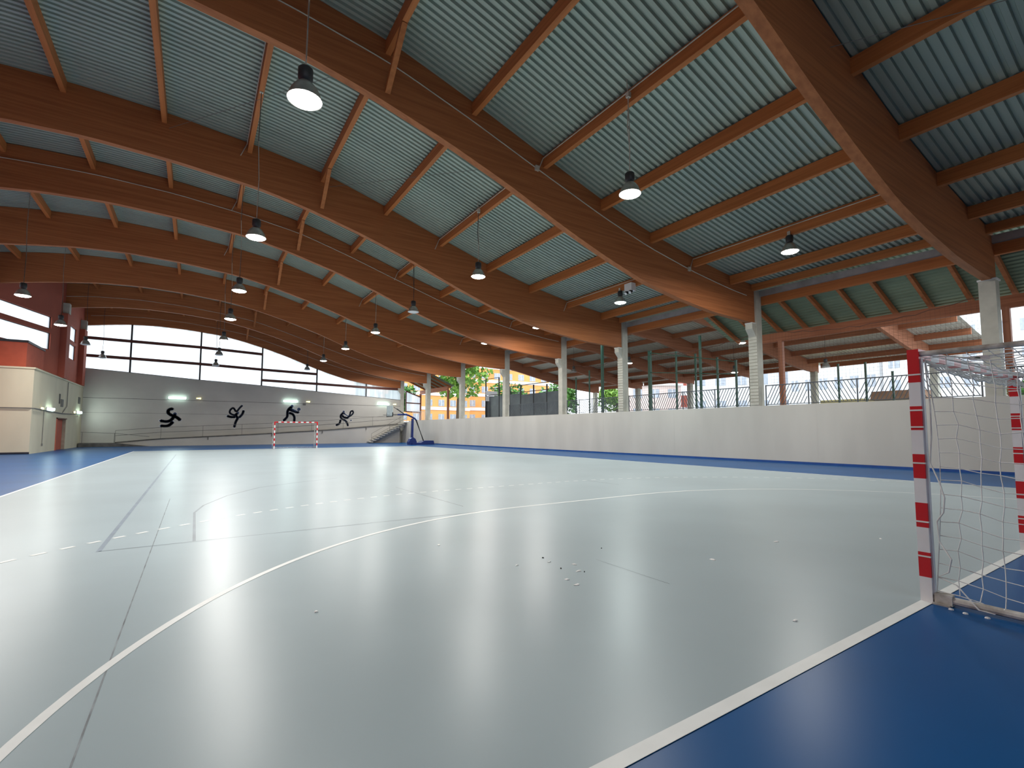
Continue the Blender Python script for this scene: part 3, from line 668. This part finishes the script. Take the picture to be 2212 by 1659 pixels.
for s_ in (-.3, .3):
    q = MB(); q.tube([(.42, s_ * .3, 2.6), (1.0 + abs(s_) + s_ * .5, s_, .35)], .04, 8); q.build('counterweight_strut', M_black, e)
    q = MB(); q.tube([(-.85, s_ * .2, 3.15), (-1.85, s_ * 1.6, 3.9 if s_ > 0 else 3.7)], .03, 6); q.build('board_strut', M_black, e)
q = MB(); q.box(-2.42, -2.38, -.9, .9, 2.93, 3.98); q.build('backboard', M_board, e)
q = MB(); q.box(-2.44, -2.36, -.92, .92, 2.88, 2.95); q.box(-2.44, -2.36, -.92, -.86, 2.9, 3.3); q.box(-2.44, -2.36, .86, .92, 2.9, 3.3); q.build('board_padding', M_black, e)
q = MB(); q.bar((-1.6, 0, 3.1), (-2.38, 0, 3.1), .12, .12); q.build('arm_tip', M_conddk, e)
q = MB(); q.tube([(-2.85 + .23 * math.cos(a * math.pi / 10), .23 * math.sin(a * math.pi / 10), 3.05) for a in range(21)], .012, 6, cap=False); q.bar((-2.42, 0, 3.04), (-2.62, 0, 3.04), .1, .02); q.build('rim', M_framedk, e)

# ------------------------------------------------------------------ small litter on the floor
M_paper = mat('white_paper', (250, 250, 248), rough=0.8, var=0.01)
bits = [(-3.79, 2.77, 0), (-4.09, 4.04, 0), (-3.39, 2.86, 1), (-3.43, 2.69, 0), (-3.48, 2.43, 1), (-3.27, 2.47, 0), (-3.39, 2.26, 0), (-3.36, 2.21, 1), (-3.66, 2.11, 0), (-3.68, 1.94, 0), (-2.55, 2.83, 1), (-1.9, 1.79, 0), (-.48, 1.87, 0), (.8, 1.22, 0), (-5.79, 2.54, 0), (-2.89, .42, 0)]
for i, (x, y, dk) in enumerate(bits):
    r = random.uniform(.02, .032) * (1 if dk == 0 else .45); q = MB(); n = 7
    q.lathe([(0, .012), (r * .6, .010), (r, .003), (r * .9, 0), (0, 0)], (0, 0, 0), n)
    q.v = [(a * (1 + .5 * math.sin(3 * a * 50 + i)), b * .6 + a * .2, c) for a, b, c in q.v]
    o = q.build('litter_scrap', M_black if dk else M_paper); o.location = (x, y, .002); o.rotation_euler.z = i
    tag(o, ('small dark crumb' if dk else 'small white paper scrap') + ' on the grey floor in front of the goal area', 'litter', 'dark crumbs on the floor' if dk else 'white scraps on the floor')
for i, (y, x) in enumerate(((-.13, -1.62), (-.22, -1.64), (-.34, -1.62))):
    q = MB(); q.lathe([(0, .012), (.014, .008), (.018, 0), (0, 0)], (0, 0, 0), 7); o = q.build('litter_scrap', M_white); o.location = (x - .02, y, .001)
    tag(o, 'small white scrap lying beside the ground tube of the near goal', 'litter', 'white scraps beside the goal tube')

# ------------------------------------------------------------------ eave beam, gutter and side canopy
def slant_box(m_, k0, k1, xo0, xo1, z0, z1):
    y0, y1 = BY[k0], BY[k1]
    m_.hexa([(FX(y0) + xo0, y0, z0), (FX(y0) + xo1, y0, z0), (FX(y1) + xo1, y1, z0), (FX(y1) + xo0, y1, z0), (FX(y0) + xo0, y0, z1), (FX(y0) + xo1, y0, z1), (FX(y1) + xo1, y1, z1), (FX(y1) + xo0, y1, z1)])
for k in range(NB - 1):
    bayn = ORD[k - 1] + ' bay from the camera' if k else 'camera end bay'
    q = MB(); slant_box(q, k, k + 1, .43, .60, 7.2, 7.58); tag(q.build('eave_beam', M_woody), 'straight wooden eave beam linking the column tops, ' + bayn, 'beam', 'eave beams')
    q = MB(); slant_box(q, k, k + 1, .29, .55, 7.585, 7.84); tag(q.build('gutter', M_gutter), 'grey metal gutter on the eave beam, ' + bayn, 'gutter', 'gutters')
NUM = PN + ['fourteenth', 'fifteenth', 'sixteenth', 'seventeenth', 'eighteenth', 'nineteenth', 'twentieth', 'twenty-first', 'twenty-second']
def canopy(ya, yb, yc, nm):
    """outer beam ya..yb, rafters and sheet ya..yc"""
    q = MB(); z0, z1 = 5.75, 6.2
    q.hexa([(FX(ya) + 2.5, ya, z0), (FX(ya) + 2.68, ya, z0), (FX(yb) + 2.68, yb, z0), (FX(yb) + 2.5, yb, z0), (FX(ya) + 2.5, ya, z1), (FX(ya) + 2.68, ya, z1), (FX(yb) + 2.68, yb, z1), (FX(yb) + 2.5, yb, z1)])
    tag(q.build('canopy_beam', M_woodouty), 'long outer wooden beam carrying the ' + nm, 'beam', 'outer canopy beams')
    n = int((yc - ya) / 1.16)
    for i in range(n):
        y = ya + (yc - ya) * (i + .5) / n; fx = FX(y)
        q = MB(); q.bar((fx + .62, y, 7.30), (fx + 3.25, y, 6.16), .12, .2); tag(q.build('rafter', M_wood), 'short sloping rafter, %s from camera, %s' % (NUM[i], nm), 'rafter', 'side canopy rafters')
    u = []; v = []; fs = []; n = 16
    for i in range(n):
        for t, h in ((0, 0), (.55, 0), (.68, 1), (.9, 1)): u.append(((i + t) / n, h * .05))
    for a_, h in u:
        for y in (ya, yc):
            xo = .5 + a_ * 3.0; v.append((FX(y) + xo, y, 7.46 - (xo - .62) * .433 + h))
    for i in range(len(u) - 1): fs.append((2 * i, 2 * i + 1, 2 * i + 3, 2 * i + 2))
    m_ = MB(); m_.v = v; m_.f = fs; m_.m = [0] * len(fs)
    tag(m_.build('canopy_roof', M_metalgreen), 'greenish corrugated sheet of the ' + nm, 'roof', 'canopy roofs')
canopy(-9.5, 12.1, 14.2, 'side canopy near the goal'); canopy(46.7, 54.0, 54.0, 'side canopy at the far corner')
for k in (1, 2, 7, 8):
    y = BY[k] + .1; q = MB(); q.box(-.1, .1, -.1, .1, 0, 3.3); o = q.build('canopy_post', M_woodz); o.location = (FX(y) + 2.59, y, 2.5)
    tag(o, 'square reddish wooden canopy post just outside the %s column from the camera' % ORD[k - 1], 'post', 'canopy posts')

# ------------------------------------------------------------------ second arched roof outside
R2 = smooth_interp([14, 17.5, 20.8, 24.6, 27.7, 29.8, 32.5, 34.7, 37, 40], [8.6, 8.85, 8.92, 8.5, 7.86, 7.44, 6.93, 6.6, 6.4, 6.3])
T2 = lambda x: R2(x) + 1.15 if x < 33 else R2(x) + 1.15 - .05 * (x - 33)
for k in (2, 3, 4, 5, 6, 7):
    y = BY[k]; q = arch_mesh(17.6, 38.2, y, .24, R2, lambda x: T2(x) - .02, 40)
    tag(q.build('outer_arched_beam', M_woodout), 'pale brown curved beam of the outdoor roof beyond the wall, %s from the camera' % ORD[k - 2], 'beam', 'outdoor roof arched beams')
    q = MB(); q.box(-.22, .22, -.22, .22, 0, R2(37.5) - 2.45); o = q.build('outer_column', M_col); o.location = (37.6, y, 2.5)
    tag(o, 'pale concrete column at the outer end of the %s outdoor roof beam' % ORD[k - 2], 'column', 'outdoor roof columns')
PX2 = [18.2, 20.8, 23.4, 26.0, 28.6, 31.2, 33.8, 36.4, 38.6]
for k in range(1, 7):
    y0 = BY[k] + (.12 if k > 1 else 4.9); y1 = BY[k + 1] - .12
    for j, x in enumerate(PX2):
        q = MB(); q.box(x - .07, x + .07, y0, y1, T2(x) - .42, T2(x) - .03)
        tag(q.build('outer_purlin', M_woodouty), 'wooden purlin of the outdoor roof, %s from its outer edge in its %s bay' % (ORD[len(PX2) - 1 - j], ORD[k - 1]), 'purlin', 'outdoor roof purlins')
o = corrugated([17.4 + 22.0 * i / 30 for i in range(31)], T2, 7.9, 46.9, .26, .05, mat('ground_lit_roof_sheet', (204, 204, 196), rough=.5, metal=.2, var=.08, scale=.4), 'outer_roof'); tag(o, 'corrugated metal roof over the outdoor court beyond the right wall', 'roof')  # sheet colour lightened to stand in for light bounced off the ground
for x, y, z in ((24.5, 17.6, 7.4), (24.5, 15.6, 7.4), (30.5, 15.0, 5.9), (24.5, 28, 7.2), (24.5, 35.4, 7.2), (30.5, 22, 6.2)):
    e = copy_tree(protos['off'] if (x, y) in ((30.5, 15.0), (24.5, 35.4)) else protos['on']); e.location = (x, y, z)
    for ch in list(e.children):
        if ch.name.startswith('cord') or ch.name.startswith('junction'): bpy.data.objects.remove(ch)
        elif ch.type == 'LIGHT': bpy.data.objects.remove(ch)
    c = MB(); c.tube([(0, 0, .55), (0, 0, T2(x) - z + .02)], .012, 5); c.build('cord', M_dkgrey, e)
    tag(e, 'hanging lamp under the outdoor roof beyond the right wall, %s' % ({17.6: 'right of the pair', 15.6: 'left one nearer the camera', 15.0: 'low one above the fence', 28: 'beyond the third column', 35.4: 'beyond the fourth column', 22: 'low one behind the ribbed column'}[y],), 'lamp', 'outdoor roof lamps')

# ------------------------------------------------------------------ railing of slanted bars on the wall, hanging net
for k in range(0, 5):
    y0, y1 = BY[k] + .35, BY[k + 1] - .35; e = empty('slanted_railing', (FX((y0 + y1) / 2) + .3, (y0 + y1) / 2, 2.5), 'dark railing of slanted bars on the right wall, ' + (ORD[k - 1] + ' bay from the camera' if k else 'camera end bay'), 'railing', 'slanted bar railings')
    L = y1 - y0; ns_ = 4
    q = MB(); q.bar((.028 * L / 2, -L / 2, .92), (-.028 * L / 2, L / 2, .92), .04, .04); q.bar((.028 * L / 2, -L / 2, .06), (-.028 * L / 2, L / 2, .06), .03, .03); q.build('rail', M_fence, e)
    for s_ in range(ns_ + 1):
        y = -L / 2 + L * s_ / ns_; q = MB(); q.bar((-.028 * y, y, 0), (-.028 * y, y, .95), .04, .04); q.build('rail_post', M_fence, e)
    for s_ in range(ns_):
        q = MB(); a = -L / 2 + L * s_ / ns_ + .06; b = -L / 2 + L * (s_ + 1) / ns_ - .06; sl = .42 if (s_ + k) % 2 else -.42; n = 12
        for i in range(n + 4):
            y = a + (b - a) * (i - 2) / n; yt = y + sl; 
            ya_, za = y, .06; yb_, zb = yt, .92
            if (ya_ < a and yb_ < a) or (ya_ > b and yb_ > b): continue
            def cl(y_, z_, y2, z2):
                for lim, sg in ((a, 1), (b, -1)):
                    if (y_ - lim) * sg < 0: t = (lim - y_) / (y2 - y_); z_ = z_ + t * (z2 - z_); y_ = lim
                return y_, z_
            p = cl(ya_, za, yb_, zb); r_ = cl(yb_, zb, ya_, za)
            if abs(p[1] - r_[1]) > .05: q.bar((-.028 * p[0], p[0], p[1]), (-.028 * r_[0], r_[0], r_[1]), .022, .022)
        q.build('slat_panel', M_fence, e)
for k in (1, 2, 3):
    y0, y1 = BY[k] + .3, BY[k + 1] - .3; q = MB(); L = y1 - y0; n = int(L / .14); X0 = FX((y0 + y1) / 2) + .75
    sag = lambda y: 5.95 - .35 * math.sin(math.pi * (y - y0) / L) + .03 * math.sin(y * 7)
    for i in range(n + 1):
        y = y0 + L * i / n; q.tube([(X0, y, 3.4), (X0 + .04, y, sag(y))], .0028, 3, cap=False)
    z = 3.45
    while z < 5.6: q.tube([(X0 + .02, y0, z), (X0 + .02, y1, z)], .0028, 3, cap=False); z += .14
    q.tube([(X0 + .03, y0 + L * i / 20, sag(y0 + L * i / 20)) for i in range(21)], .014, 5)
    tag(q.build('ball_stop_net', M_rope), 'fine brown ball-stop net hanging outside the right wall, ' + ORD[k - 1] + ' bay from the camera', 'net', 'ball-stop nets')

# ------------------------------------------------------------------ things outside beyond the railing
m_ = MB(); m_.face([(15.0, -80, 2.45), (240, -80, 2.45), (240, 260, 2.45), (15.0, 260, 2.45)]); m_.face([(-200, 54.2, -.1), (15.0, 54.2, -.1), (15.0, 260, -.1), (-200, 260, -.1)]); m_.face([(-200, -80, -.1), (-19, -80, -.1), (-19, 54.2, -.1), (-200, 54.2, -.1)])
struct(m_.build('ground', M_pave), 'pale paved ground outside')
e = empty('caged_court', (19.5, 36, 2.45), 'dark glass and mesh cage of a small outdoor court between the fourth and sixth columns', 'court')
def panel(x0, y0, x1, y1, z0, z1, mt, name='screen'):
    q = MB(); q.bar((x0 - 19.5, y0 - 36, (z0 + z1) / 2 - 2.45), (x1 - 19.5, y1 - 36, (z0 + z1) / 2 - 2.45), .04, z1 - z0); q.build(name, mt, e)
cage = [(18.6, 42.6), (20.6, 42.6), (18.9, 36.5), (18.9, 30.3)]
panel(18.6, 42.6, 20.4, 42.6, 2.45, 5.0, M_tarp); panel(18.9, 42.4, 18.9, 36.5, 2.45, 4.9, M_tarp); panel(18.9, 36.5, 18.9, 30.3, 2.45, 4.75, M_tarp)
for (z0, z1) in ((4.25, 4.75), (4.85, 5.3)): panel(18.56, 42.55, 19.9, 42.4, z0 + .2, z1 + .2, M_white, 'white_sign')
for (x, y, h) in ((18.6, 42.6, 4.3), (20.2, 42.6, 4.6), (18.9, 40.4, 3.3), (18.9, 38.4, 3.2), (18.9, 36.5, 3.2), (18.9, 34.4, 3.1), (18.9, 32.4, 3.0), (18.9, 30.3, 3.0)):
    q = MB(); q.box(x - 19.55, x - 19.45, y - 36.05, y - 35.95, 0, h); q.build('post', M_framedk, e)
for z, x in ((3.15, 18.9), (2.5, 18.9)):
    q = MB(); q.bar((x - 19.5, -5.7, z), (x - 19.5, 6.5, z + .1), .06, .06); q.build('top_rail', M_framedk, e)
q = MB(); q.bar((-.9, 6.6, 4.28), (.7, 6.6, 4.58), .06, .06); q.build('top_rail', M_framedk, e)
gp = [(18.4, 24.9, 5.4, .16, 'tall thick one just left of the third column'), (18.2, 20.2, 4.15, .18, 'thick one right of the third column'), (18.2, 18.1, 3.8, .09, 'slim one, second right of the third column'), (18.2, 16.7, 3.5, .09, 'slim one, third right of the third column'), (18.2, 15.25, 3.1, .09, 'slim one, fourth right of the third column'), (18.2, 14.1, 2.8, .09, 'slim one nearest the ribbed second column'), (22.0, 19.1, 5.4, .13, 'tall one behind the slim posts'), (18.2, 9.0, 2.0, .07, 'first one right of the second column'), (18.2, 7.9, 1.95, .07, 'second one right of the second column'), (18.2, 6.9, 1.45, .07, 'third one right of the second column'), (18.2, 6.3, 2.05, .05, 'one just left of the near goal post'), (19, 27.0, 3.6, .08, 'thin one left of the third column'), (19, 28.6, 3.2, .08, 'second thin one left of the third column')]
for x, y, h, wd, nm in gp:
    q = MB(); q.box(-wd / 2, wd / 2, -wd / 2, wd / 2, 0, h); q.box(-wd * .6, wd * .6, -wd * .6, wd * .6, h, h + .03); o = q.build('fence_post', M_green); o.location = (x, y, 2.45)
    tag(o, 'dark green steel post beyond the railing, ' + nm, 'post', 'green steel posts')
q = MB(); q.bar((18.2, 20.2, 6.5), (18.2, 14.1, 5.2), .05, .05); q.bar((18.2, 20.2, 5.2), (18.2, 14.1, 4.5), .05, .05); tag(q.build('fence_rail', M_green), 'pair of thin green rails joining the slim steel posts', 'rail')

def building(name, x0, y0, x1, y1, h, mt, label, floors, cols, wm=M_glassdk, band=None, wfrac=.5, hfrac=.45, z0=2.4, dep=12):
    """facade from (x0,y0) to (x1,y1), depth away from the court"""
    a = Vector((x0, y0, 0)); b = Vector((x1, y1, 0)); d = b - a; L = d.length; d.normalize(); n = Vector((-d.y, d.x, 0))
    mid = (a + b) / 2
    if (mid + n - CAM).length < (mid - CAM).length: n = -n
    e = empty(name, (mid.x, mid.y, z0), label, 'building')
    P = lambda s_, dep, z: (a + d * s_ + n * dep - mid) + Vector((0, 0, z))
    q = MB(); q.hexa([P(0, 0, 0), P(L, 0, 0), P(L, dep, 0), P(0, dep, 0), P(0, 0, h), P(L, 0, h), P(L, dep, h), P(0, dep, h)]); q.build('wall', mt, e)
    q = MB(); q.hexa([P(-.3, -.4, h), P(L + .3, -.4, h), P(L + .3, dep, h), P(-.3, dep, h), P(-.3, -.4, h + .4), P(L + .3, -.4, h + .4), P(L + .3, dep, h + .4), P(-.3, dep, h + .4)]); q.build('roof', M_bwhite, e)
    fh = h / floors; cw = L / cols
    for i in range(floors):
        if band: q = MB(); q.hexa([P(0, -.12, i * fh + .1 * fh), P(L, -.12, i * fh + .1 * fh), P(L, 0, i * fh + .1 * fh), P(0, 0, i * fh + .1 * fh), P(0, -.12, (i + .32) * fh), P(L, -.12, (i + .32) * fh), P(L, 0, (i + .32) * fh), P(0, 0, (i + .32) * fh)]); q.build('balcony_band', band, e)
        for j in range(cols):
            c = (j + .5) * cw; ww = cw * wfrac / 2; za = (i + .38) * fh; zb = za + fh * hfrac
            q = MB(); q.hexa([P(c - ww, -.05, za), P(c + ww, -.05, za), P(c + ww, 0, za), P(c - ww, 0, za), P(c - ww, -.05, zb), P(c + ww, -.05, zb), P(c + ww, 0, zb), P(c - ww, 0, zb)], 0)
            q.hexa([P(c - .06, -.09, za), P(c + .06, -.09, za), P(c + .06, -.05, za), P(c - .06, -.05, za), P(c - .06, -.09, zb), P(c + .06, -.09, zb), P(c + .06, -.05, zb), P(c - .06, -.05, zb)], 1)
            q.build('window', [wm, M_bwhite], e)
    return e
building('apartment_block', 28, 96, 46, 98, 22, M_orange, 'orange apartment block with white window surrounds seen left of the sixth column', 7, 6, band=M_bwhite)
building('apartment_block', 48, 104, 72, 102, 17.5, M_orange, 'second orange apartment block with white bands seen between the fourth and sixth columns', 5, 7, band=M_bwhite)
building('red_building', 66, 66, 80, 58, 13, M_bred, 'red brown rounded building seen right of the third column under the outdoor roof', 3, 4, wm=M_bwhite)
building('pink_house', 58, 60, 66, 55, 7.0, M_bpink, 'low pinkish house below the red brown building', 2, 3, dep=3)
building('white_building', 62, 50, 72, 38, 9.2, M_bwhite, 'bright white low building between the third and second columns', 2, 5)
building('white_tower', 66, 36, 66, 24.5, 13.5, M_bwhite, 'overexposed white apartment block right of the second column', 4, 6)
building('white_tower', 60, 22.0, 60, 4.5, 15.5, M_bwhite, 'tall white apartment block behind the crossbar of the near goal', 6, 8)
building('white_tower', 60, 2.0, 64, -12, 19, M_bwhite, 'white apartment block at the right edge of the view', 6, 6)
e = empty('garden_shed', (40, 15.5, 2.45), 'small beige shed with brown roof below the outdoor roof behind the railing', 'shed')
q = MB(); q.box(-2, 2, -3.4, -.6, 0, 1.3); q.build('wall', M_cream, e); q = MB(); q.prism([(-2.3, 1.3), (2.3, 1.3), (2.0, 2.0), (-2.0, 2.0)], 'y', -3.6, -.4); q.build('roof', mat('brown_roof', (150, 118, 96), rough=.9), e)
q = MB(); q.box(-2, 2, .2, 3.4, 0, 1.5); q.build('wall', mat('yellow_wall', (226, 214, 150), rough=.9), e)

def tree(x, y, h, r, label, leaf, seed, z0=2.4, n=1500):
    rnd = random.Random(seed); e = empty('tree', (x, y, z0), label, 'tree', 'trees beyond the courts')
    q = MB(); q.tube([(0, 0, 0), (.1, .05, h * .3), (-.05, .1, h * .62)], [.28, .2, .1], 8)
    for i in range(5):
        a = i * 1.26; q.tube([(0, 0, h * (.3 + .05 * i)), (math.cos(a) * r * .4, math.sin(a) * r * .4, h * (.5 + .06 * i))], [.1, .04], 6)
    q.build('trunk', M_bark, e)
    q = MB(); cl = [(rnd.uniform(-.55, .55) * r, rnd.uniform(-.55, .55) * r, h * rnd.uniform(.42, .9), rnd.uniform(.35, .6) * r) for _ in range(12)]
    for i in range(n):
        cx, cy, cz, cr = cl[i % 12]; v = Vector([rnd.gauss(0, 1) for _ in range(3)]).normalized() * cr * rnd.uniform(.6, 1.05); v.z *= .8
        c = Vector((cx, cy, cz)) + v; s_ = rnd.uniform(.22, .5)
        a = Vector([rnd.gauss(0, 1) for _ in range(3)]).normalized() * s_; b = a.cross(Vector([rnd.gauss(0, 1) for _ in range(3)])).normalized() * s_ * .6
        q.face([c - a, c - b * .9, c + a, c + b * .9])
    q.build('foliage', leaf, e)
tree(24.5, 61, 11.5, 4.6, 'big bright green tree seen between the fifth and sixth columns', M_leaf2, 1, n=2200)
tree(24.0, 84, 7.5, 3.0, 'small green tree seen left of the sixth column', M_leaf, 2)
tree(17.8, 84, 7, 3.2, 'small green tree seen right of the far corner column', M_leaf, 3)
tree(50, 88, 9, 4.2, 'green tree in front of the second orange block', M_leaf, 4)
tree(44, 62, 6.5, 3.2, 'green tree seen just right of the fourth column', M_leaf, 5)
tree(57, 62, 7, 3.4, 'green tree seen right of the ribbed third column', M_leaf2, 6)
tree(54, 9, 3.6, 1.8, 'small green shrub tree behind the railing near the goal', M_leaf, 7, n=500)
